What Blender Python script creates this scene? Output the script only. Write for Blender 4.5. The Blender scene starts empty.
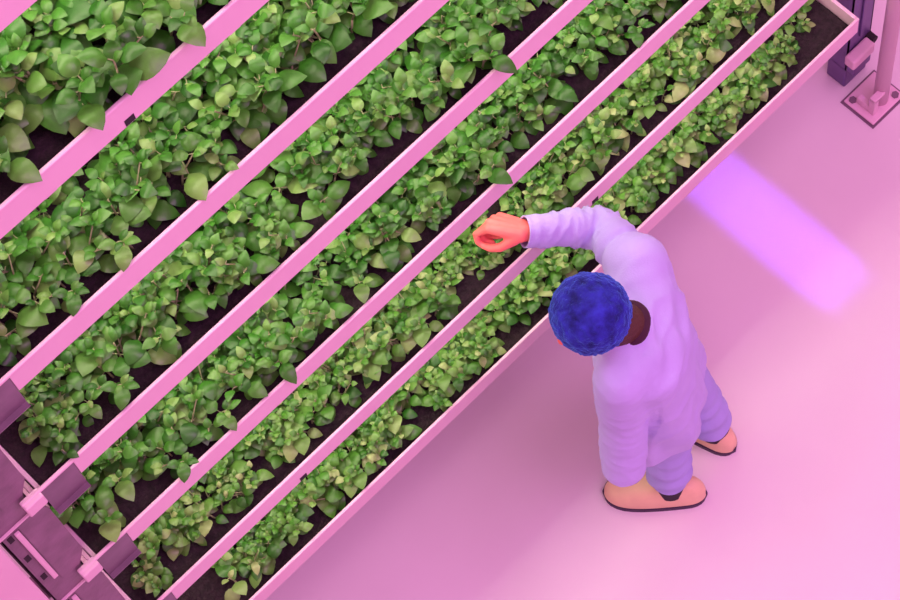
import bpy, bmesh, math, random
import numpy as np
from mathutils import Vector, Matrix, noise
random.seed(7)
sc = bpy.context.scene
col = sc.collection
V = Vector

# ------------------------------------------------------------------ materials
def mat(name, color, rough=0.5, metal=0.0, spec=0.5, var=0.0, vscale=6.0, bump=0.0, bscale=60.0, sheen=0.0, sheen_col=None):
    m = bpy.data.materials.new(name); m.use_nodes = True
    nt = m.node_tree; b = nt.nodes['Principled BSDF']
    b.inputs['Base Color'].default_value = (*color, 1)
    b.inputs['Roughness'].default_value = rough
    b.inputs['Metallic'].default_value = metal
    b.inputs['Specular IOR Level'].default_value = spec
    if sheen:
        b.inputs['Sheen Weight'].default_value = sheen
        b.inputs['Sheen Roughness'].default_value = 0.4
        b.inputs['Sheen Tint'].default_value = (*(sheen_col or color), 1)
    tc = nt.nodes.new('ShaderNodeTexCoord')
    if var:
        n = nt.nodes.new('ShaderNodeTexNoise'); n.inputs['Scale'].default_value = vscale; n.inputs['Detail'].default_value = 4
        nt.links.new(tc.outputs['Object'], n.inputs['Vector'])
        r = nt.nodes.new('ShaderNodeValToRGB')
        r.color_ramp.elements[0].position = 0.3; r.color_ramp.elements[1].position = 0.7
        r.color_ramp.elements[0].color = (*[c*(1-var) for c in color], 1)
        r.color_ramp.elements[1].color = (*[min(1, c*(1+var)) for c in color], 1)
        nt.links.new(n.outputs['Fac'], r.inputs['Fac']); nt.links.new(r.outputs['Color'], b.inputs['Base Color'])
    if bump:
        n2 = nt.nodes.new('ShaderNodeTexNoise'); n2.inputs['Scale'].default_value = bscale; n2.inputs['Detail'].default_value = 5
        nt.links.new(tc.outputs['Object'], n2.inputs['Vector'])
        bp = nt.nodes.new('ShaderNodeBump'); bp.inputs['Strength'].default_value = bump; bp.inputs['Distance'].default_value = 0.01
        nt.links.new(n2.outputs['Fac'], bp.inputs['Height']); nt.links.new(bp.outputs['Normal'], b.inputs['Normal'])
    return m

def leaf_mat(name, dark, mid, pale):
    m = bpy.data.materials.new(name); m.use_nodes = True
    nt = m.node_tree; b = nt.nodes['Principled BSDF']; out = nt.nodes['Material Output']
    g = nt.nodes.new('ShaderNodeNewGeometry')
    oi = nt.nodes.new('ShaderNodeObjectInfo')
    add = nt.nodes.new('ShaderNodeMath'); add.operation = 'ADD'
    nt.links.new(g.outputs['Random Per Island'], add.inputs[0]); nt.links.new(oi.outputs['Random'], add.inputs[1])
    fr = nt.nodes.new('ShaderNodeMath'); fr.operation = 'FRACT'; nt.links.new(add.outputs[0], fr.inputs[0])
    r = nt.nodes.new('ShaderNodeValToRGB'); e = r.color_ramp.elements
    e[0].position = 0; e[0].color = (*dark, 1); e[1].position = 1; e[1].color = (*pale, 1)
    x = e.new(0.45); x.color = (*mid, 1); x = e.new(0.82); x.color = (*[p*0.7+q*0.3 for p, q in zip(mid, pale)], 1)
    nt.links.new(fr.outputs[0], r.inputs['Fac'])
    tc = nt.nodes.new('ShaderNodeTexCoord')
    n = nt.nodes.new('ShaderNodeTexNoise'); n.inputs['Scale'].default_value = 45; n.inputs['Detail'].default_value = 3
    nt.links.new(tc.outputs['Object'], n.inputs['Vector'])
    mx = nt.nodes.new('ShaderNodeMixRGB'); mx.blend_type = 'OVERLAY'; mx.inputs['Fac'].default_value = 0.35
    nt.links.new(r.outputs['Color'], mx.inputs['Color1']); nt.links.new(n.outputs['Fac'], mx.inputs['Color2'])
    nt.links.new(mx.outputs['Color'], b.inputs['Base Color'])
    b.inputs['Roughness'].default_value = 0.36
    b.inputs['Specular IOR Level'].default_value = 0.5
    bp = nt.nodes.new('ShaderNodeBump'); bp.inputs['Strength'].default_value = 0.35; bp.inputs['Distance'].default_value = 0.004
    nt.links.new(n.outputs['Fac'], bp.inputs['Height']); nt.links.new(bp.outputs['Normal'], b.inputs['Normal'])
    tr = nt.nodes.new('ShaderNodeBsdfTranslucent'); nt.links.new(mx.outputs['Color'], tr.inputs['Color'])
    ms = nt.nodes.new('ShaderNodeMixShader'); ms.inputs['Fac'].default_value = 0.14
    nt.links.new(b.outputs[0], ms.inputs[1]); nt.links.new(tr.outputs[0], ms.inputs[2])
    nt.links.new(ms.outputs[0], out.inputs['Surface'])
    return m

M = {}
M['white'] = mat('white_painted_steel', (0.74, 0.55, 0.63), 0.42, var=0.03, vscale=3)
M['inner'] = mat('tray_lining', (0.17, 0.10, 0.17), 0.35, var=0.2, vscale=9)
M['steel'] = mat('galvanised_steel', (0.20, 0.125, 0.175), 0.5, metal=0.0, var=0.22, vscale=14, bump=0.1)
M['steel_dark'] = mat('dark_steel', (0.16, 0.11, 0.15), 0.45, var=0.2, vscale=12)
M['violet_steel'] = mat('anodised_violet_grey_steel', (0.13, 0.085, 0.24), 0.4, metal=0.2, var=0.15)
M['hole'] = mat('dark_slot', (0.015, 0.01, 0.015), 0.8)
M['soil'] = mat('dark_growing_medium', (0.018, 0.010, 0.013), 0.9, var=0.6, vscale=60, bump=1.0, bscale=90)
M['leaf'] = leaf_mat('basil_leaf', (0.020, 0.13, 0.010), (0.055, 0.26, 0.020), (0.21, 0.43, 0.09))
M['leaf_young'] = leaf_mat('young_basil_leaf', (0.026, 0.16, 0.012), (0.085, 0.30, 0.028), (0.32, 0.48, 0.15))
M['stem'] = mat('basil_stem', (0.30, 0.38, 0.16), 0.6, var=0.3, vscale=30)
M['cloth'] = mat('pale_violet_blue_cotton', (0.48, 0.47, 0.83), 0.85, spec=0.2, var=0.03, vscale=12, bump=0.15, bscale=220, sheen=0.15, sheen_col=(0.8, 0.8, 1))
M['trouser'] = mat('periwinkle_cotton', (0.40, 0.42, 0.80), 0.85, spec=0.2, var=0.04, vscale=12, bump=0.15, bscale=220)
M['skin'] = mat('skin', (0.88, 0.20, 0.165), 0.5, spec=0.35, var=0.07, vscale=25)
M['hair'] = mat('brown_hair_and_nape_shade', (0.075, 0.028, 0.02), 0.6, bump=0.5, bscale=120)
M['cap'] = mat('blue_nonwoven_hair_net', (0.020, 0.025, 0.30), 0.75, spec=0.2, var=0.6, vscale=30, bump=1.0, bscale=60, sheen=1.0, sheen_col=(0.12, 0.32, 1))
M['shoe'] = mat('peach_clog', (0.80, 0.62, 0.36), 0.5, var=0.06, vscale=15)
M['sole'] = mat('dark_rubber_sole', (0.05, 0.03, 0.07), 0.7)
M['sock'] = mat('black_sock', (0.02, 0.015, 0.03), 0.9)
M['shirt'] = mat('dark_maroon_cotton', (0.045, 0.012, 0.03), 0.9)
M['eye'] = mat('eye_white', (0.8, 0.8, 0.8), 0.3)

def emit_mat(name, c, s):
    m = bpy.data.materials.new(name); m.use_nodes = True
    b = m.node_tree.nodes['Principled BSDF']
    b.inputs['Emission Color'].default_value = (*c, 1); b.inputs['Emission Strength'].default_value = s
    return m
M['led'] = emit_mat('led_diffuser', (1, 0.75, 0.85), 2.0)

def floor_mat():
    m = bpy.data.materials.new('grey_epoxy_floor'); m.use_nodes = True
    nt = m.node_tree; b = nt.nodes['Principled BSDF']
    tc = nt.nodes.new('ShaderNodeTexCoord')
    n = nt.nodes.new('ShaderNodeTexNoise'); n.inputs['Scale'].default_value = 1.6; n.inputs['Detail'].default_value = 5
    nt.links.new(tc.outputs['Object'], n.inputs['Vector'])
    r = nt.nodes.new('ShaderNodeValToRGB'); e = r.color_ramp.elements
    e[0].position = 0.3; e[0].color = (0.71, 0.69, 0.69, 1); e[1].position = 0.7; e[1].color = (0.76, 0.74, 0.74, 1)
    nt.links.new(n.outputs['Fac'], r.inputs['Fac']); nt.links.new(r.outputs['Color'], b.inputs['Base Color'])
    b.inputs['Roughness'].default_value = 0.33
    n2 = nt.nodes.new('ShaderNodeTexNoise'); n2.inputs['Scale'].default_value = 3.5; n2.inputs['Detail'].default_value = 2
    nt.links.new(tc.outputs['Object'], n2.inputs['Vector'])
    bp = nt.nodes.new('ShaderNodeBump'); bp.inputs['Strength'].default_value = 0.06; bp.inputs['Distance'].default_value = 0.02
    nt.links.new(n2.outputs['Fac'], bp.inputs['Height']); nt.links.new(bp.outputs['Normal'], b.inputs['Normal'])
    return m
M['floor'] = floor_mat()

# ------------------------------------------------------------------ mesh helpers
def link_mesh(name, bm, material, parent=None, smooth=False):
    me = bpy.data.meshes.new(name); bm.normal_update(); bm.to_mesh(me); bm.free()
    me.materials.append(material)
    if smooth:
        for p in me.polygons: p.use_smooth = True
    o = bpy.data.objects.new(name, me); col.objects.link(o)
    if parent: o.parent = parent
    return o

def empty(name, loc=(0, 0, 0)):
    o = bpy.data.objects.new(name, None); col.objects.link(o); o.location = loc
    o.empty_display_size = 0.05
    return o

def tag(o, label, cat, group=None, kind=None):
    o['label'] = label; o['category'] = cat
    if group: o['group'] = group
    if kind: o['kind'] = kind
    return o

def box(bm, x0, x1, y0, y1, z0, z1, bevel=0.0):
    r = bmesh.ops.create_cube(bm, size=1.0)
    vs = r['verts']
    for v in vs:
        v.co = V((x0+(x1-x0)*(v.co.x+.5), y0+(y1-y0)*(v.co.y+.5), z0+(z1-z0)*(v.co.z+.5)))
    if bevel:
        es = list({e for v in vs for e in v.link_edges})
        bmesh.ops.bevel(bm, geom=es, offset=bevel, segments=2, profile=0.5, affect='EDGES')

def cyl(bm, p0, p1, r0, r1=None, seg=16, caps=True):
    p0, p1 = V(p0), V(p1); r1 = r0 if r1 is None else r1
    d = (p1-p0); L = d.length; q = d.to_track_quat('Z', 'Y').to_matrix().to_4x4()
    bmesh.ops.create_cone(bm, cap_ends=caps, segments=seg, radius1=r0, radius2=r1, depth=L,
                          matrix=Matrix.Translation((p0+p1)/2) @ q)

def capsule(bm, p0, p1, r0, r1, seg=16):
    """closed tapered limb with round ends"""
    p0, p1 = V(p0), V(p1); d = p1-p0; L = max(d.length, 1e-6); ax = d/L
    q = ax.to_track_quat('Z', 'Y').to_matrix()
    rings = []
    H = 5
    prof = []
    for i in range(1, H+1):
        a = -math.pi/2 + i*(math.pi/2)/H
        prof.append((r0*math.sin(a), r0*math.cos(a)))
    for i in range(0, H):
        a = i*(math.pi/2)/H
        prof.append((L + r1*math.sin(a), r1*math.cos(a)))
    for z, r in prof:
        rings.append([bm.verts.new(p0 + q @ V((r*math.cos(2*math.pi*k/seg), r*math.sin(2*math.pi*k/seg), z))) for k in range(seg)])
    a = bm.verts.new(p0 - ax*r0); b = bm.verts.new(p1 + ax*r1)
    for i in range(len(rings)-1):
        for k in range(seg):
            bm.faces.new((rings[i][k], rings[i][(k+1) % seg], rings[i+1][(k+1) % seg], rings[i+1][k]))
    for k in range(seg):
        bm.faces.new((a, rings[0][(k+1) % seg], rings[0][k]))
        bm.faces.new((b, rings[-1][k], rings[-1][(k+1) % seg]))

def chain(bm, pts, radii, seg=14):
    for i in range(len(pts)-1): capsule(bm, pts[i], pts[i+1], radii[i], radii[i+1], seg)

def ellipsoid(bm, c, ax, ay, az, R=None, u=24, v=16):
    m = Matrix.Translation(V(c)) @ (R.to_4x4() if R else Matrix.Identity(4)) @ Matrix.Diagonal((ax, ay, az, 1))
    bmesh.ops.create_uvsphere(bm, u_segments=u, v_segments=v, radius=1.0, matrix=m)

def loft(bm, rings, cap=True, seg=28):
    """rings: (centre, axis_a, axis_b) closed super-elliptic sections"""
    out = []
    for c, a, b in rings:
        r = []
        for k in range(seg):
            t = 2*math.pi*k/seg; ct, st = math.cos(t), math.sin(t)
            ex = 0.85
            r.append(bm.verts.new(V(c) + V(a)*math.copysign(abs(ct)**ex, ct) + V(b)*math.copysign(abs(st)**ex, st)))
        out.append(r)
    for i in range(len(out)-1):
        for k in range(seg):
            bm.faces.new((out[i][k], out[i][(k+1) % seg], out[i+1][(k+1) % seg], out[i+1][k]))
    if cap:
        bm.faces.new(list(reversed(out[0]))); bm.faces.new(out[-1])

def fuse(bm, voxel, smooth_it=4, factor=0.5):
    """one continuous skin round the overlapping closed volumes in bm; returns a new bmesh"""
    bmesh.ops.recalc_face_normals(bm, faces=bm.faces)
    me = bpy.data.meshes.new('work'); bm.to_mesh(me); bm.free()
    o = bpy.data.objects.new('work', me); col.objects.link(o)
    r = o.modifiers.new('r', 'REMESH'); r.mode = 'VOXEL'; r.voxel_size = voxel; r.adaptivity = 0
    if smooth_it:
        s = o.modifiers.new('s', 'SMOOTH'); s.iterations = smooth_it; s.factor = factor
    dg = bpy.context.evaluated_depsgraph_get()
    me2 = bpy.data.meshes.new_from_object(o.evaluated_get(dg))
    b2 = bmesh.new(); b2.from_mesh(me2)
    bpy.data.objects.remove(o); bpy.data.meshes.remove(me); bpy.data.meshes.remove(me2)
    return b2

def cut(bm, co, no, near=None, rad=1e9):
    """trims away everything on the +no side of the plane (only near a point if given)"""
    co, no = V(co), V(no).normalized(); near = V(near) if near is not None else co
    fs = [f for f in bm.faces if (f.calc_center_median()-near).length < rad]
    geom = set(fs)
    for f in fs: geom.update(f.edges); geom.update(f.verts)
    bmesh.ops.bisect_plane(bm, geom=list(geom), plane_co=co, plane_no=no, clear_outer=True, dist=1e-5)

def thicken(bm, t):
    me = bpy.data.meshes.new('work'); bm.to_mesh(me); bm.free()
    o = bpy.data.objects.new('work', me); col.objects.link(o)
    s = o.modifiers.new('s', 'SOLIDIFY'); s.thickness = t; s.offset = -1
    dg = bpy.context.evaluated_depsgraph_get()
    me2 = bpy.data.meshes.new_from_object(o.evaluated_get(dg))
    b2 = bmesh.new(); b2.from_mesh(me2)
    bpy.data.objects.remove(o); bpy.data.meshes.remove(me); bpy.data.meshes.remove(me2)
    return b2

# ------------------------------------------------------------------ layout (metres; X along the trays, Y into the rack, Z up)
S = 6.6
CAM = V((0.0, -0.324972169*S, 1.1063*S))
TOP0, PITCH = 0.706, 0.5395
TOPS = [TOP0 + PITCH*k for k in range(7)]
LEFT, RIGHT, DEPTH, FACE = 0.098, 2.985, 0.70, 0.088

# setting
bm = bmesh.new(); box(bm, -12, 16, -14, 12, -0.1, 0.0)
o = link_mesh('floor', bm, M['floor']); o['kind'] = 'structure'

for nm, b in (('wall_back', (-12, 16, 12, 12.2)), ('wall_front', (-12, 16, -14.2, -14)), ('wall_left', (-12.2, -12, -14, 12)), ('wall_right', (16, 16.2, -14, 12))):
    bm = bmesh.new(); box(bm, *b, 0, 9.6); o = link_mesh(nm, bm, M['white']); o['kind'] = 'structure'

# ------------------------------------------------------------------ trays
ORD = ['lowest tray, just above the floor', 'second tray up from the floor', 'third tray up from the floor', 'fourth tray up from the floor',
       'fifth tray up from the floor', 'sixth tray up from the floor', 'topmost tray in the corner of the view']
TRAY_LABEL = ['white steel growing tray lowest on the rack, its right end corner showing',
              'white steel growing tray second up from the floor, under the outstretched forearm',
              'white steel growing tray third up from the floor, just above the reaching hand',
              'white steel growing tray fourth up from the floor, its rim ending at the perforated upright',
              'white steel growing tray fifth up from the floor',
              'white steel growing tray sixth up from the floor with the largest leaves',
              'white steel tray topmost on the rack, only its rim in the corner of the view']
for k, zt in enumerate(TOPS):
    t = empty('growing_tray', (LEFT, 0, zt-FACE))
    tag(t, TRAY_LABEL[k], 'tray', 'growing trays stacked on the rack')
    L = RIGHT-LEFT
    x_rim = 0.150
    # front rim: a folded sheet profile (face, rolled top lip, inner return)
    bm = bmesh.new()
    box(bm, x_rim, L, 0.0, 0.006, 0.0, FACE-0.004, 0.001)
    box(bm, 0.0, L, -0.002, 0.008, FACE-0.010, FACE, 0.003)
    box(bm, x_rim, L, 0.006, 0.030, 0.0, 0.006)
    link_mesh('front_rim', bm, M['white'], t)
    bm = bmesh.new()
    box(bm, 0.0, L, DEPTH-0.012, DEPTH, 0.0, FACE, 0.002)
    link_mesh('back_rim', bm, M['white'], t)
    for x, hh in ((0.050, 0.034), (L-0.012, FACE)):
        bm = bmesh.new()
        box(bm, x, x+0.012, 0.008, DEPTH-0.012, 0.0, hh, 0.002)
        link_mesh('end_panel', bm, M['white'], t)
    bm = bmesh.new()
    box(bm, 0.062, L-0.012, 0.0065, DEPTH-0.0125, 0.0, 0.012)
    box(bm, 0.062, L-0.012, 0.0065, 0.0095, 0.012, FACE-0.014)
    link_mesh('lining', bm, M['inner'], t)['label'] = 'dark lining of the tray'
    # left end: bright end cap and the recessed dark bracket plate below the lip
    bm = bmesh.new()
    box(bm, 0.0, 0.052, -0.014, 0.014, FACE-0.052, FACE-0.002, 0.004)
    link_mesh('end_cap', bm, M['white'], t)
    bm = bmesh.new()
    box(bm, 0.053, 0.149, 0.002, 0.0055, -0.062, FACE-0.011)
    box(bm, 0.053, 0.149, -0.012, 0.0055, -0.066, -0.062)
    link_mesh('end_bracket', bm, M['steel_dark'], t)['label'] = 'dark bracket plate under the end of the rim'
    # cross supports whose ends show below the rim
    for i in range(6):
        x = 0.42 + i*0.475
        bm = bmesh.new()
        box(bm, x-0.016, x+0.016, 0.012, DEPTH-0.012, -0.026, -0.001, 0.003)
        link_mesh('cross_support', bm, M['white'], t)
    # a small slot punched in the face
    for x in ([0.62, 1.75] if k in (1, 5) else []):
        bm = bmesh.new()
        box(bm, x-0.012, x+0.012, -0.001, 0.002, 0.003, 0.024)
        link_mesh('slot', bm, M['hole'], t)['label'] = 'small dark square slot in the rim'
    if k:
        for y in (0.16, 0.42):
            bm = bmesh.new(); box(bm, 0.25, L-0.05, y-0.018, y+0.018, -0.045, -0.027, 0.004)
            link_mesh('led_bar', bm, M['led'], t)['label'] = 'slim glowing light bar under the tray'
        li = bpy.data.lights.new('grow_light', 'AREA'); li.shape = 'RECTANGLE'; li.size = L-0.3; li.size_y = 0.14
        li.color = (1.0, 0.84, 0.66); li.energy = 9.5
        lo = bpy.data.objects.new('grow_light', li); col.objects.link(lo); lo.location = (LEFT+L/2+0.05, 0.22, zt-FACE-0.055)
    # growing medium
    bm = bmesh.new()
    nx, ny = 120, 14
    x0, x1, y0, y1 = LEFT+0.065, RIGHT-0.015, 0.016, DEPTH-0.02
    grid = [[bm.verts.new((x0+(x1-x0)*i/nx, y0+(y1-y0)*j/ny, zt-FACE+0.031+0.006*noise.noise(V((i*.7, j*.9, k*9.1))))) for j in range(ny+1)] for i in range(nx+1)]
    for i in range(nx):
        for j in range(ny): bm.faces.new((grid[i][j], grid[i+1][j], grid[i+1][j+1], grid[i][j+1]))
    r = bmesh.ops.extrude_face_region(bm, geom=bm.faces[:])
    for v in [g for g in r['geom'] if isinstance(g, bmesh.types.BMVert)]: v.co.z = zt-FACE+0.0125
    bmesh.ops.recalc_face_normals(bm, faces=bm.faces)
    if k < 6:
        so = link_mesh('growing_medium', bm, M['soil'])
        tag(so, 'dark damp growing medium lying in the ' + ORD[k], 'soil', kind='stuff')
    else: bm.free()

# ------------------------------------------------------------------ uprights
HT = TOPS[-1] + 0.5
def upright(label, x0, x1, y0, y1, seamed):
    t = empty('rack_upright', ((x0+x1)/2, (y0+y1)/2, 0))
    tag(t, label, 'rack post', 'posts of the rack')
    cx, cy = (x0+x1)/2, (y0+y1)/2
    w, d = (x1-x0)/2, (y1-y0)/2
    bm = bmesh.new()
    box(bm, -w, w, -d, -d+0.004, 0.008, HT); box(bm, -w, -w+0.004, -d, d, 0.008, HT); box(bm, w-0.004, w, -d, d, 0.008, HT)
    link_mesh('channel', bm, M['steel'], t)
    bm = bmesh.new(); box(bm, -w-0.02, w+0.02, -d-0.0, d+0.02, 0, 0.008, 0.002); link_mesh('base_plate', bm, M['steel'], t)
    if seamed:
        for k, zt in enumerate(TOPS):
            bm = bmesh.new()      # tapered gusset plate between the tiers
            z1, z0 = zt-0.11, zt-PITCH+0.005
            pts = [(-0.005, z1), (w+0.012, z1), (w+0.022, z1-0.04), (w+0.022, z0+0.06), (w-0.005, z0), (-0.005, z0)]
            a = [bm.verts.new((x, -d-0.004, z)) for x, z in pts]; b = [bm.verts.new((x, -d-0.0005, z)) for x, z in pts]
            bm.faces.new(a); bm.faces.new(list(reversed(b)))
            for i in range(6): bm.faces.new((a[i], b[i], b[(i+1) % 6], a[(i+1) % 6]))
            bmesh.ops.recalc_face_normals(bm, faces=bm.faces)
            g = link_mesh('gusset_plate', bm, M['steel'], t)
            bm = bmesh.new(); box(bm, -0.022, -0.008, -d-0.010, -d-0.0005, z0+0.05, z1-0.02, 0.002)
            link_mesh('hook_strip', bm, M['white'], t)['label'] = 'pale hooked strip on the upright'
            for i in range(3):
                bm = bmesh.new(); box(bm, -w+0.013, -w+0.027, -d-0.001, -d+0.001, z0+0.07+i*0.15, z0+0.105+i*0.15)
                link_mesh('slot', bm, M['hole'], t)['label'] = 'dark punched slot'
            bm = bmesh.new(); box(bm, -w-0.002, w+0.002, -d-0.006, -d-0.0002, zt-0.105, zt-0.098)
            link_mesh('seam_strip', bm, M['white'], t)
    return t
upright('dark perforated steel upright with gusset plates at the left end of the trays', 0.012, 0.122, 0.022, 0.10, True)
upright('dark steel rear upright behind the left end of the trays', 0.012, 0.122, DEPTH+0.002, DEPTH+0.08, False)
upright('dark steel rear upright behind the right end of the trays', RIGHT-0.10, RIGHT, DEPTH+0.002, DEPTH+0.08, False)
t = empty('guide_post', (-0.05, -0.02, 0)); tag(t, 'pale square guide post beside the perforated upright, lower left corner', 'post')
bm = bmesh.new(); box(bm, -0.06, 0.054, -0.03, 0.03, 0.01, HT, 0.006); link_mesh('post_tube', bm, M['white'], t)
bm = bmesh.new(); box(bm, -0.08, 0.055, -0.05, 0.05, 0, 0.010, 0.002); link_mesh('base_plate', bm, M['white'], t)

# right-hand post with foot plate
PX, PY = 3.105, -0.012
t = empty('rack_post', (PX, PY, 0)); tag(t, 'slim white round post bolted to a foot plate on the floor at the right end', 'post')
bm = bmesh.new(); cyl(bm, (0.012, -0.02, 0.012), (0.012, -0.02, HT), 0.026, seg=24); link_mesh('post_tube', bm, M['white'], t, True)
bm = bmesh.new(); box(bm, -0.075, 0.078, -0.066, 0.066, 0.004, 0.014, 0.004); fp = link_mesh('foot_plate', bm, M['white'], t)
bm = bmesh.new(); box(bm, -0.082, 0.085, -0.073, 0.073, 0.0, 0.004); link_mesh('foot_pad', bm, M['steel_dark'], t)['label'] = 'dark pad under the foot plate'
for (x, y) in ((0.056, -0.046), (-0.054, 0.044)):
    bm = bmesh.new(); cyl(bm, (x, y, 0.014), (x, y, 0.022), 0.013, seg=6); link_mesh('bolt', bm, M['steel_dark'], t)
bm = bmesh.new()
box(bm, -0.052, -0.030, -0.045, -0.02, 0.014, 0.11, 0.003); box(bm, -0.052, 0.0, -0.045, -0.02, 0.10, 0.115, 0.003)
box(bm, -0.052, -0.03, -0.02, 0.03, 0.014, 0.05, 0.003)
link_mesh('foot_bracket', bm, M['white'], t)
t = empty('lift_channel', (PX+0.022, 0.125, 0)); tag(t, 'violet grey steel channel standing behind the slim white post', 'post')
bm = bmesh.new()
box(bm, -0.055, 0.055, -0.035, -0.030, 0.12, HT); box(bm, -0.055, -0.050, -0.035, 0.04, 0.12, HT); box(bm, 0.05, 0.055, -0.035, 0.04, 0.12, HT)
box(bm, -0.008, 0.008, -0.042, -0.035, 0.3, HT, 0.002)
link_mesh('channel', bm, M['violet_steel'], t)
bm = bmesh.new(); box(bm, -0.055, 0.055, -0.036, 0.045, 0.0, 0.13, 0.006); link_mesh('foot', bm, M['violet_steel'], t)
bm = bmesh.new(); box(bm, -0.075, 0.03, -0.080, -0.037, 0.20, 0.255, 0.008); link_mesh('clamp_block', bm, M['white'], t)['label'] = 'pale clamp block'
bm = bmesh.new(); box(bm, -0.060, 0.025, -0.072, -0.037, 0.135, 0.20, 0.006); link_mesh('motor_block', bm, M['violet_steel'], t)
bm = bmesh.new(); cyl(bm, (0.04, -0.065, 0.24), (0.04, -0.035, 0.24), 0.018, seg=16); link_mesh('clamp_knob', bm, M['hole'], t)['label'] = 'black knob'

# ------------------------------------------------------------------ basil
def leaf(bm, base, d, up, size, wide, droop, fold):
    """a domed, pointed oval leaf growing from base along d"""
    d = V(d).normalized(); s = d.cross(V(up))
    if s.length < 1e-3: s = d.cross(V((1, 0.2, 0)))
    s.normalize(); n = s.cross(d).normalized()
    NU, NV = 6, 4
    rows = []
    for i in range(NU+1):
        u = i/NU
        w = wide*0.5*size*(math.sin(math.pi*min(1, u**0.78))**0.75) if 0 < i < NU else 0.0
        r = []
        for j in range(NV+1):
            v = (j/NV)*2-1
            z = -droop*size*u*u + 0.16*size*math.sin(math.pi*u) - fold*w*v*v*1.0 + (0.0 if j != 2 else -0.035*size*math.sin(math.pi*u))
            r.append(base + d*(size*u) + s*(w*v) + n*z)
        if i in (0, NU): rows.append([bm.verts.new(r[2])])
        else: rows.append([bm.verts.new(p) for p in r])
    for i in range(NU):
        a, b = rows[i], rows[i+1]
        if len(a) == 1:
            for j in range(NV): bm.faces.new((a[0], b[j+1], b[j]))
        elif len(b) == 1:
            for j in range(NV): bm.faces.new((a[j], a[j+1], b[0]))
        else:
            for j in range(NV): bm.faces.new((a[j], a[j+1], b[j+1], b[j]))

def make_plant_meshes(idx, height, leafsize, stems, lm):
    rnd = random.Random(100+idx)
    lb, sb = bmesh.new(), bmesh.new()
    cyl(sb, (0, 0, -0.019), (0, 0, -0.013), 0.046, 0.046, 14)      # root crown that joins the stems
    for q in range(stems):
        a = rnd.uniform(0, 6.28); rr = rnd.uniform(0.0, 0.045)
        b0 = V((rr*math.cos(a), rr*math.sin(a), -0.015))
        h = height*rnd.uniform(0.6, 1.1)
        lean = V((math.cos(a), math.sin(a), 0))*h*rnd.uniform(0.1, 0.5)
        tip = b0+lean+V((0, 0, h))
        mid = b0+lean*0.3+V((0, 0, h*0.55))
        cyl(sb, b0, mid, 0.0028, 0.0022, 6); cyl(sb, mid, tip, 0.0022, 0.0014, 6)
        nodes = max(3, int(h/0.038)); ph = rnd.uniform(0, 3.14)
        for i in range(1, nodes+1):
            f = i/nodes
            p = (b0.lerp(mid, f/0.55) if f < 0.55 else mid.lerp(tip, (f-0.55)/0.45))
            ph += math.pi/2+rnd.uniform(-.3, .3)
            sz = leafsize*(1.0 if f < 0.75 else 0.72)*rnd.uniform(0.65, 1.15)*(0.8+0.35*math.sin(math.pi*min(f, .9)))
            for sgn in (0, math.pi):
                if f < 0.35 and rnd.random() < 0.4: continue
                an = ph+sgn+rnd.uniform(-.35, .35)
                el = (-0.25 + 0.75*f**1.5 + rnd.uniform(-.3, .3))
                d = V((math.cos(an)*math.cos(el), math.sin(an)*math.cos(el), math.sin(el)))
                pet = p + d*sz*0.22
                cyl(sb, p, pet, 0.0013, 0.001, 5, False)
                up = V((0, 0, 1))+V((rnd.uniform(-.35, .35), rnd.uniform(-.35, .35), 0))
                leaf(lb, pet, d, up, sz, rnd.uniform(0.66, 0.82), rnd.uniform(0.05, 0.35), rnd.uniform(0.1, 0.4))
        for i in range(rnd.randint(1, 3)):    # small pale leaves at the growing tip
            an = rnd.uniform(0, 6.28); el = rnd.uniform(.3, 1.0)
            d = V((math.cos(an)*math.cos(el), math.sin(an)*math.cos(el), math.sin(el)))
            leaf(lb, tip, d, (0, 0, 1), leafsize*rnd.uniform(.4, .65), .66, .15, .35)
    out = []
    for nm, b, m in (('foliage', lb, lm), ('stem', sb, M['stem'])):
        me = bpy.data.meshes.new(nm); b.normal_update(); b.to_mesh(me); b.free(); me.materials.append(m)
        for p in me.polygons: p.use_smooth = True
        out.append(me)
    return out

KINDS = {
    'small': [make_plant_meshes(i, 0.100, 0.048, 6, M['leaf_young']) for i in range(7)],
    'mid': [make_plant_meshes(20+i, 0.130, 0.057, 6, M['leaf']) for i in range(7)],
    'big': [make_plant_meshes(40+i, 0.165, 0.068, 6, M['leaf']) for i in range(7)],
}
CO = {}
for ls in KINDS.values():
    for fo, st in ls:
        a = np.empty(len(fo.vertices)*3); fo.vertices.foreach_get('co', a); CO[fo.name] = a.reshape(-1, 3)
TIER_KIND = ['small', 'small', 'mid', 'mid', 'mid', 'big']
XR = [(0.45, 2.90), (0.26, 2.92), (0.25, 2.52), (0.25, 2.30), (0.25, 1.72), (0.25, 1.12)]
PLANT_LABEL = ['young pale green basil plant in the lowest tray, beside the open floor',
               'young green basil plant in the second tray up, the tray under the reaching hand',
               'bushy green basil plant in the third tray up, above the reaching hand',
               'bushy green basil plant in the fourth tray up from the floor',
               'bushy green basil plant in the fifth tray up from the floor',
               'tall large-leaved basil plant in the sixth tray, high on the rack']
rnd = random.Random(5)
count = 0
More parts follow.
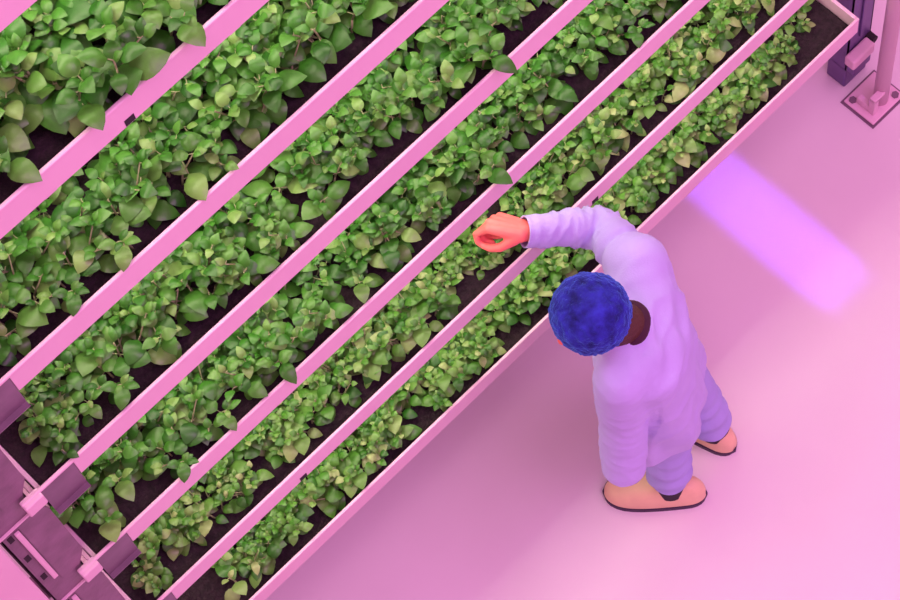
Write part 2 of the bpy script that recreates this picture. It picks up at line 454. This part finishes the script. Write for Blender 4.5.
for k in range(6):
    x0, x1 = XR[k]
    pitch = (0.112, 0.112, 0.122, 0.122, 0.122, 0.125)[k]
    for row, y in enumerate((0.100, 0.178, 0.255) if k > 1 else (0.085, 0.152, 0.22)):
        x = x0 + (0.5*pitch if row % 2 else 0)
        while x < x1:
            px, py = x+rnd.uniform(-.02, .02), y+rnd.uniform(-.038, .022)
            sc_ = rnd.uniform(0.82, 1.18)
            if k == 0 and px > 2.72:
                sc_ *= 0.65
                if row == 0 and px > 2.80: x += pitch; continue
            if k == 1 and abs(px-1.55) < 0.16 and row < 2: sc_ *= 0.72
            fo, st = rnd.choice(KINDS[TIER_KIND[k]])
            zb, lim = TOPS[k]-FACE+0.030, TOPS[k+1]-FACE-0.05
            for attempt in range(40):      # turn the plant until no leaf runs through the sheet metal
                eul = (rnd.uniform(-.05, .16), 0, rnd.uniform(0, 6.28))
                mx = Matrix.LocRotScale(V((px, py, zb)), __import__('mathutils').Euler(eul), V((sc_,)*3))
                A = np.array(mx); co = CO[fo.name] @ A[:3, :3].T + A[:3, 3]
                bad = ((co[:, 1] < 0.016) & (co[:, 2] < TOPS[k]+0.002)).sum() + (co[:, 2] > lim).sum() + ((co[:, 2] < zb-0.017)).sum()*0.2
                if abs(px-1.55) < 0.3 and k == 1: bad += ((np.abs(co[:, 0]-1.55) < 0.13) & (co[:, 1] < 0.16) & (co[:, 2] > 1.30)).sum()
                if bad < 1: break
                if attempt > 14: fo, st = rnd.choice(KINDS[TIER_KIND[k]])
                if attempt > 22: py += 0.004
            p = empty('basil_plant', (px, py, zb)); p.rotation_euler = eul; p.scale = (sc_,)*3
            tag(p, PLANT_LABEL[k], 'basil plant', 'basil plants in the ' + ORD[k])
            for nm, me in (('foliage', fo), ('stem', st)):
                c = bpy.data.objects.new(nm, me); col.objects.link(c); c.parent = p
            count += 1
            x += pitch
print('plants', count)

# ------------------------------------------------------------------ the person
FW = V((-0.62, 0.785, 0)); RT = V((0.785, 0.62, 0)); UP = V((0, 0, 1))
NECK = V((1.590, -0.385, 1.36)); HEAD = V((1.500, -0.340, 1.50))
SHR = V((1.735, -0.255, 1.335)); SHL = V((1.480, -0.460, 1.30))
ELR = V((1.765, -0.110, 1.285)); WRR = V((1.590, -0.000, 1.375))
ELL = V((1.468, -0.472, 1.07)); WRL = V((1.418, -0.515, 0.855))
HIP = V((1.673, -0.408, 0.86)); HPR = HIP+RT*0.085; HPL = HIP-RT*0.085
ANR = V((1.865, -0.450, 0.085)); ANL = V((1.632, -0.480, 0.085))
KNR = V((1.81, -0.40, 0.46)); KNL = V((1.645, -0.455, 0.46))
FDR = V((-0.15, 0.99, 0)).normalized(); FDL = V((-0.68, 0.733, 0)).normalized()

def hand(bm, W, u, s, nrm, curls, thumb, sc=1.0):
    """palm, four separate fingers and a thumb; u along the hand, s towards the thumb, nrm out of the back"""
    P = lambda a, b, c: W + u*(a*sc) + s*(b*sc) - nrm*(c*sc)      # c counts towards the palm side
    K = [(0.085, 0.027, -0.004), (0.089, 0.008, -0.007), (0.084, -0.012, -0.005), (0.075, -0.031, -0.001)]
    ln = [(0.040, 0.024, 0.020), (0.044, 0.028, 0.021), (0.041, 0.026, 0.020), (0.032, 0.020, 0.018)]
    for i in range(4):
        kb = K[i]
        capsule(bm, P(0.006, kb[1]*0.55, 0), P(*kb), 0.0195*sc, 0.0125*sc, 10)
        pt = P(*kb); r = [0.0100, 0.0092, 0.0084, 0.0072]
        if i == 3: r = [x*0.86 for x in r]
        for j in range(3):
            a = math.radians(curls[i][j])
            q = pt + (u*math.cos(a) - nrm*math.sin(a))*ln[i][j]*sc
            capsule(bm, pt, q, r[j]*sc, r[j+1]*sc, 10); pt = q
    tp = [P(*c) for c in thumb]
    chain(bm, tp, [0.0150*sc, 0.0118*sc, 0.0105*sc, 0.0085*sc], 10)

def rot_about(ax, v, deg): return Matrix.Rotation(math.radians(deg), 3, ax) @ v

bm = bmesh.new()
# torso, neck, limbs under the clothes
loft(bm, [(HIP-UP*0.10, RT*0.10, FW*0.09), (HIP, RT*0.155, FW*0.11), (HIP.lerp(NECK, 0.35), RT*0.135, FW*0.10),
          (HIP.lerp(NECK, 0.7), RT*0.155, FW*0.11), (HIP.lerp(NECK, 0.9), RT*0.14, FW*0.085), (NECK+UP*0.02, RT*0.055, FW*0.055)])
chain(bm, [NECK-V((0, 0, .06)), NECK, HEAD-V((0.0, 0.0, 0.05))], [0.064, 0.056, 0.054])
for sh, el, wr in ((SHR, ELR, WRR), (SHL, ELL, WRL)):
    chain(bm, [HIP.lerp(NECK, .82), sh, el, wr], [0.08, 0.052, 0.040, 0.027])
for hp, kn, an in ((HPR, KNR, ANR), (HPL, KNL, ANL)):
    chain(bm, [hp, kn, an], [0.082, 0.055, 0.040])
for an, fd in ((ANR, FDR), (ANL, FDL)):
    chain(bm, [an-V((0, 0, .03))-fd*0.03, an-V((0, 0, .045))+fd*0.08, an-V((0, 0, .055))+fd*0.17], [0.034, 0.032, 0.022])
# head: skull, jaw, nose, ears, brow; looks down at the plants to the left
hu = (HEAD-NECK).normalized(); hu = (hu*0.72+V((0.0, -0.0, 0.6))).normalized()
hf0 = V((-0.86, 0.30, -0.45)); hf = (hf0 - hu*hf0.dot(hu)).normalized(); hr = hf.cross(hu).normalized()
RH = Matrix((hr, hf, hu)).transposed()
H = lambda a, b, c: HEAD + hr*a + hf*b + hu*c
ellipsoid(bm, H(0, -0.008, 0.012), 0.074, 0.093, 0.088, RH)
ellipsoid(bm, H(0, 0.022, -0.050), 0.056, 0.064, 0.066, RH)
ellipsoid(bm, H(0, 0.060, -0.088), 0.026, 0.022, 0.018, RH)
chain(bm, [H(0, 0.082, 0.005), H(0, 0.100, -0.030)], [0.009, 0.014], 10)
capsule(bm, H(-0.018, 0.082, -0.062), H(0.018, 0.082, -0.062), 0.008, 0.008, 10)
capsule(bm, H(-0.04, 0.072, 0.016), H(0.04, 0.072, 0.016), 0.010, 0.010, 10)
for sx in (-1, 1): ellipsoid(bm, H(sx*0.076, -0.005, -0.018), 0.010, 0.022, 0.032, RH, 12, 8)
# right hand: thumb and forefinger pinched together
u = V((-0.46, 0.885, -0.02)).normalized()
s0 = UP.cross(u).normalized(); n0 = u.cross(s0).normalized()
if n0.z < 0: n0 = -n0
s = rot_about(u, s0, 0); ang = 28
s = (s0*math.cos(math.radians(ang)) + n0*math.sin(math.radians(ang))).normalized()
nn = (n0*math.cos(math.radians(ang)) - s0*math.sin(math.radians(ang))).normalized()
hand(bm, WRR, u, s, nn, [(40, 104, 150), (55, 125, 180), (60, 135, 195), (62, 140, 200)],
     [(0.018, 0.024, 0.010), (0.050, 0.034, 0.038), (0.076, 0.032, 0.050), (0.098, 0.027, 0.051)], 1.12)
# left hand hangs loosely curled inside the long sleeve
ul = V((0.05, 0.42, -0.90)).normalized(); sl = V((-0.55, 0.75, 0.38)); sl = (sl-ul*sl.dot(ul)).normalized()
nl = ul.cross(sl).normalized()
if nl.dot(V((-0.8, -0.6, 0))) < 0: nl = -nl
hand(bm, WRL, ul, sl, nl, [(20, 50, 75), (25, 58, 85), (30, 64, 92), (34, 70, 98)],
     [(0.018, 0.024, 0.008), (0.048, 0.046, 0.022), (0.074, 0.050, 0.032), (0.098, 0.044, 0.038)], 0.98)
bm = fuse(bm, 0.0042, 3, 0.4)
person = link_mesh('person', bm, M['skin'], None, True)
tag(person, 'person in pale violet coat and blue hair net reaching into the trays beside the rack', 'person')

# eyes and brows
for sx in (-1, 1):
    bm = bmesh.new(); ellipsoid(bm, H(sx*0.032, 0.074, -0.003), 0.013, 0.010, 0.010, RH, 12, 8)
    link_mesh('eye', bm, M['eye'], person, True)
# hair at the nape; brown neck piece stands in for the net's shade
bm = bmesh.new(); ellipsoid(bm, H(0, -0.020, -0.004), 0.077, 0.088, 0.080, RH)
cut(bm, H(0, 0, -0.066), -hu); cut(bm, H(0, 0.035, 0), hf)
nape_shade = bmesh.new()
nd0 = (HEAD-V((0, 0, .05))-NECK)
capsule(nape_shade, HEAD-V((0, 0, .05)), NECK-nd0*0.05, 0.0570, 0.0600, 24)
cut(nape_shade, NECK+nd0*0.6+hf*0.012, hf); cut(nape_shade, NECK-nd0*0.10, -nd0)
tmp = bpy.data.meshes.new('work'); nape_shade.to_mesh(tmp); nape_shade.free(); bm.from_mesh(tmp); bpy.data.meshes.remove(tmp)
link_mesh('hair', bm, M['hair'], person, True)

# hair net: puffed, crinkled, gathered at the rim
bm = bmesh.new()
NU, NVV = 96, 40
rows = []
for j in range(NVV+1):
    ph = (j/NVV)*math.radians(128)
    r = []
    for i in range(NU):
        th = 2*math.pi*i/NU
        a, b, c = 0.109, 0.107, 0.108
        rad = math.sin(ph); z = math.cos(ph)
        if j > NVV-7: rad *= 1-0.045*(j-(NVV-7))/7*2
        p = V((a*rad*math.cos(th), b*rad*math.sin(th), c*z))
        wr = 0.004*noise.noise(V((th*3.2/1.0, ph*2.4, 1.3)) if False else V((math.cos(th)*4.5*rad, math.sin(th)*4.5*rad, z*4)))
        wr += 0.0035*noise.noise(V((math.cos(th)*14*rad, math.sin(th)*14*rad, z*9)))
        pl = max(0, (ph-1.35))*0.0028*math.sin(th*38+2*noise.noise(V((math.cos(th)*3, math.sin(th)*3, 0))))
        p *= 1+(wr+pl)/0.11
        r.append(bm.verts.new(H(p.x, p.y-0.010, p.z+0.020)))
    rows.append(r)
for j in range(NVV):
    for i in range(NU):
        if j == 0:
            continue
        bm.faces.new((rows[j][i], rows[j+1][i], rows[j+1][(i+1) % NU], rows[j][(i+1) % NU]))
top = bm.verts.new(H(0, -0.010, 0.020+0.108))
for i in range(NU): bm.faces.new((top, rows[1][i], rows[1][(i+1) % NU]))
for v in rows[0]: bm.verts.remove(v)
bmesh.ops.recalc_face_normals(bm, faces=bm.faces)
bm = thicken(bm, 0.0015)
cap = link_mesh('hair_net', bm, M['cap'], person, True); cap['label'] = 'puffed blue disposable hair net'
bm = bmesh.new()
for i in range(48):
    t0, t1 = 2*math.pi*i/48, 2*math.pi*(i+1)/48
    ph = math.radians(128); q = 0.91
    f = lambda t: H(0.109*math.sin(ph)*q*math.cos(t), 0.107*math.sin(ph)*q*math.sin(t)-0.010, 0.108*math.cos(ph)+0.020)
    capsule(bm, f(t0), f(t1), 0.005, 0.005, 8)
link_mesh('elastic_band', bm, M['cap'], cap, True)

# coat
bm = bmesh.new()
ax = (NECK-HIP)
def sec(f, a, b, off=V((0, 0, 0))):
    c = HIP + ax*f + off
    return (c, RT*a, FW*b)
loft(bm, [(V((1.678, -0.392, 0.52)), RT*0.186, FW*0.130), (V((1.680, -0.398, 0.68)), RT*0.184, FW*0.128), sec(0.0, 0.180, 0.122),
          sec(0.3, 0.178, 0.124), sec(0.6, 0.186, 0.126, -FW*0.004), sec(0.82, 0.188, 0.132, -FW*0.018), sec(0.93, 0.135, 0.105, -FW*0.012),
          sec(0.99, 0.086, 0.082), sec(1.045, 0.072, 0.070, FW*0.004)], seg=40)
capsule(bm, HIP+ax*0.80+RT*0.06-FW*0.02, SHR-FW*0.012+V((0.0, -0.01, 0.0)), 0.116, 0.086, 24)
capsule(bm, HIP+ax*0.84-RT*0.06-FW*0.01, SHL, 0.10, 0.076, 24)
chain(bm, [SHR, ELR+V((0.004, 0.004, 0)), WRR+(WRR-ELR).normalized()*0.03], [0.078, 0.058, 0.043], 24)
chain(bm, [SHL, ELL, WRL+(WRL-ELL).normalized()*0.05], [0.076, 0.070, 0.064], 24)
bm = fuse(bm, 0.0085, 10, 0.5)
# folds
def seg_t(p, a, b):
    d = b-a; t = max(0, min(1, (p-a).dot(d)/d.length_squared)); return t, (p-(a+d*t)).length
bm.normal_update()
mv = []
for v in bm.verts:
    p = v.co; off = 0.0
    best = None
    for nm, a, b in (('ur', SHR, ELR), ('fr', ELR, WRR), ('ul', SHL, ELL), ('fl', ELL, WRL)):
        t, dd = seg_t(p, a, b)
        if dd < 0.105 and (best is None or dd < best[2]): best = (nm, t, dd, (b-a).normalized(), a)
    if best:
        nm, t, dd, d, a = best
        q = p-a; al = q.dot(d)
        side = q-d*al
        ph = noise.noise(p*9)*2.2
        bend = {'ur': t**1.5, 'fr': (1-t)**1.2*1.0+0.15, 'ul': 0.15+0.2*t, 'fl': 0.28}[nm]
        tw = side.dot(V((0.3, 0.5, 0.8)))*22
        n1 = noise.noise(V((al*30+side.dot(V((2, 5, 8))), side.x*9, side.y*9+side.z*6)))
        n2 = noise.noise(V((al*60, side.x*14+3, side.y*14-side.z*10)))
        off += 0.013*bend*((1-abs(n1)*1.6)**3 if abs(n1) < .62 else 0) - 0.004*bend + 0.0022*n2
        if nm == 'ur':      # armhole seam: a thin groove round the upper arm
            g = (al-0.050)/0.009; off -= 0.010*math.exp(-g*g)
    else:
        c = HIP + ax*((p.z-HIP.z)/ax.z)
        th = math.atan2((p-c).dot(FW), (p-c).dot(RT))
        low = max(0, min(1, (1.22-p.z)/0.5))
        ridge = math.sin(th*7+1.8*noise.noise(V((p.x*3, p.y*3, p.z*1.2)))+p.z*1.6)
        off += 0.008*low*ridge + 0.006*noise.noise(V((p.x*16, p.y*16, p.z*5)))
        hi = max(0, min(1, (p.z-1.05)/0.2))
        off += 0.004*hi*math.sin((p-SHR).dot(V((0.55, 0.2, -0.9)))*70+3*noise.noise(p*5))
        q1 = noise.noise(V((p.x*9+p.z*1.5, p.y*9, p.z*2.2+4)))
        q2 = noise.noise(V((p.x*7-p.z*5, p.y*7+p.z*2, p.z*5)))
        off += 0.011*max(0, 1-abs(q1)*2.2)**2*(0.35+0.65*low) + 0.007*max(0, 1-abs(q2)*2.5)**2 - 0.004
    mv.append((v, v.normal*off))
for v, d in mv: v.co += d
dR = (WRR-ELR).normalized(); dL = (WRL-ELL).normalized()
cut(bm, WRR+dR*0.004, dR, WRR+dR*0.03, 0.085)
cut(bm, WRL+dL*0.030, dL, WRL+dL*0.06, 0.105)
cut(bm, (0, 0, 0.585), (0, 0, -1))
bmesh.ops.recalc_face_normals(bm, faces=bm.faces)
bm = thicken(bm, 0.004)
coat = link_mesh('coat', bm, M['cloth'], person, True); coat['label'] = 'pale violet thigh-length work coat'
nd = (HEAD-V((0, 0, .05))-NECK).normalized()
bm = bmesh.new()
na = nd.cross(RT).normalized(); nb = nd.cross(na).normalized()
cx = (ax.normalized()*0.8+nd*0.2).normalized()
na = cx.cross(RT).normalized(); nb = cx.cross(na).normalized()
loft(bm, [(NECK-cx*0.02-FW*0.002, na*0.062, nb*0.064), (NECK+cx*0.022-FW*0.002, na*0.062, nb*0.064), (NECK+cx*0.027-FW*0.002, na*0.058, nb*0.060)])
link_mesh('undershirt_collar', bm, M['shirt'], person, True)['label'] = 'dark collar of the shirt under the coat'

# trousers
bm = bmesh.new()
chain(bm, [HPR, KNR-RT*0.0, ANR+V((0, 0, 0.01))], [0.085, 0.076, 0.064], 24)
chain(bm, [HPL, KNL, ANL+V((0, 0, 0.01))], [0.085, 0.076, 0.064], 24)
loft(bm, [(HIP-UP*0.12, RT*0.12, FW*0.08), (HIP, RT*0.125, FW*0.085), (HIP+UP*0.12, RT*0.12, FW*0.08)])
bm = fuse(bm, 0.009, 6, 0.5); bm.normal_update()
mv = []
for v in bm.verts:
    p = v.co
    r = math.sin(p.z*62+p.dot(V((9, 14, 0)))+2.5*noise.noise(p*7)); k = max(0, min(1, (0.55-p.z)/0.3))
    mv.append((v, v.normal*(0.006*k*r+0.004*noise.noise(p*12))))
for v, d in mv: v.co += d
cut(bm, (0, 0, 0.134), (0.0, -0.06, -1), (1.74, -0.48, 0.05), 0.45)
bmesh.ops.recalc_face_normals(bm, faces=bm.faces)
bm = thicken(bm, 0.004)
link_mesh('trousers', bm, M['trouser'], person, True)

# clogs and socks
def shoe(an, fd, back):
    sd = V((fd.y, -fd.x, 0))
    heel = V((an.x, an.y, 0)) - fd*back
    Lg = 0.322
    pr = []
    for t_ in (0.003, .015, .04, .08, .14, .22, .32, .42, .52, .62, .72, .80, .87, .93, .965, .985, .997):
        e = max(0.0, 1-abs(2*t_-1)**4.5)**0.5
        w = (0.047+0.011*max(0, math.sin((t_-0.25)*math.pi/0.95)))*e
        top = 0.130-0.012*t_ if t_ < 0.45 else 0.1246-0.070*((t_-0.45)/0.55)**1.1
        pr.append((t_, w, 0.018+(top-0.018)*max(0.12, e)**0.8))
    bm = bmesh.new(); seg = 24; rows = []
    for t_, w, h in pr:
        c = heel + fd*(Lg*t_); r = []
        for i in range(seg):
            th = 2*math.pi*i/seg; ct, st = math.cos(th), math.sin(th)
            x = w*math.copysign(abs(ct)**0.75, ct)
            z = 0.018 + (h-0.018)*max(0, st)**0.8 if st > 0 else 0.018
            r.append(bm.verts.new(c + sd*x + UP*z + (UP*0.002*0)))
        rows.append(r)
    for i in range(len(rows)-1):
        for q in range(seg): bm.faces.new((rows[i][q], rows[i][(q+1) % seg], rows[i+1][(q+1) % seg], rows[i+1][q]))
    bm.faces.new(rows[0]); bm.faces.new(list(reversed(rows[-1])))
    bmesh.ops.recalc_face_normals(bm, faces=bm.faces)
    for i in range(1): bmesh.ops.subdivide_edges(bm, edges=bm.edges[:], cuts=1, use_grid_fill=True, smooth=0.6)
    o = link_mesh('clog', bm, M['shoe'], person, True); o['label'] = 'peach clog'
    bm = bmesh.new(); a, b = [], []
    out = []
    for t_, w, h in pr: out.append((t_, w+.005))
    ring = [(heel+fd*(Lg*t_) + sd*w) for t_, w in out] + [heel+fd*(Lg*1.016)] + [(heel+fd*(Lg*t_) - sd*w) for t_, w in reversed(out)] + [heel-fd*0.005]
    for p in ring: a.append(bm.verts.new(V((p.x, p.y, 0.0)))); b.append(bm.verts.new(V((p.x, p.y, 0.020))))
    n = len(ring); bm.faces.new(a); bm.faces.new(list(reversed(b)))
    for i in range(n): bm.faces.new((a[i], b[i], b[(i+1) % n], a[(i+1) % n]))
    bmesh.ops.recalc_face_normals(bm, faces=bm.faces)
    link_mesh('sole', bm, M['sole'], o)['label'] = 'dark rubber sole'
    bm = bmesh.new(); cyl(bm, an+V((0, 0, -0.005))-fd*0.0, an+V((0, 0, 0.085)), 0.050, 0.043, 24)
    link_mesh('sock', bm, M['sock'], person, True)['label'] = 'black sock'
shoe(ANR, FDR, 0.078); shoe(ANL, FDL, 0.112)

# ------------------------------------------------------------------ light
w = bpy.data.worlds.new('world'); sc.world = w; w.use_nodes = True
w.node_tree.nodes['Background'].inputs['Color'].default_value = (1.0, 0.40, 0.70, 1)
w.node_tree.nodes['Background'].inputs['Strength'].default_value = 1.02
def area(name, loc, target, sx, sy, colr, e, spread=180):
    li = bpy.data.lights.new(name, 'AREA'); li.shape = 'RECTANGLE'; li.size = sx; li.size_y = sy; li.color = colr; li.energy = e
    li.spread = math.radians(spread)
    o = bpy.data.objects.new(name, li); col.objects.link(o); o.location = loc
    o.rotation_euler = (V(target)-V(loc)).to_track_quat('-Z', 'Y').to_euler()
    return o
# the lit rack across the aisle and added soft overhead fill, no fixtures
for z in (1.6, 2.7, 3.8): area('opposite_rack_lamp', (1.6, -3.4, z), (1.6, 0.0, z-0.9), 5.0, 0.35, (1.0, 0.34, 0.70), 12)
area('overhead_fill', (2.7, -3.8, 8.6), (2.0, -1.6, 0), 4.5, 2.5, (0.92, 0.27, 1.0), 215)
area('overhead_fill', (0.6, -1.6, 9.2), (1.2, 0.2, 1.0), 3.0, 1.5, (1.0, 0.50, 0.76), 120)
area('violet_lamp', (2.53, -3.2, 1.3), (2.53, -0.06, 0), 0.20, 0.26, (0.26, 0.09, 1.0), 0.5, 1.6)

# ------------------------------------------------------------------ camera
cd = bpy.data.cameras.new('camera'); cam = bpy.data.objects.new('camera', cd); col.objects.link(cam); sc.camera = cam
f_px = 2400.0; nx, ny, az = 248.334362, 989.408741, 0.830369437
Zc = -V((nx, ny, f_px)).normalized()
a = V((math.cos(az), -math.sin(az), 0)); Xc = (a-Zc*a.dot(Zc)).normalized(); Yc = Zc.cross(Xc)
right = V((Xc.x, Yc.x, Zc.x)); down = V((Xc.y, Yc.y, Zc.y)); fwd = V((Xc.z, Yc.z, Zc.z))
m = Matrix((right, -down, -fwd)).transposed().to_4x4(); m.translation = CAM
cam.matrix_world = m
cd.sensor_width = 36.0; cd.lens = f_px/900*36; cd.clip_end = 100

vs = sc.view_settings
vs.view_transform = 'Standard'; vs.look = 'None'; vs.exposure = 0.0; vs.gamma = 1.0; vs.use_curve_mapping = False
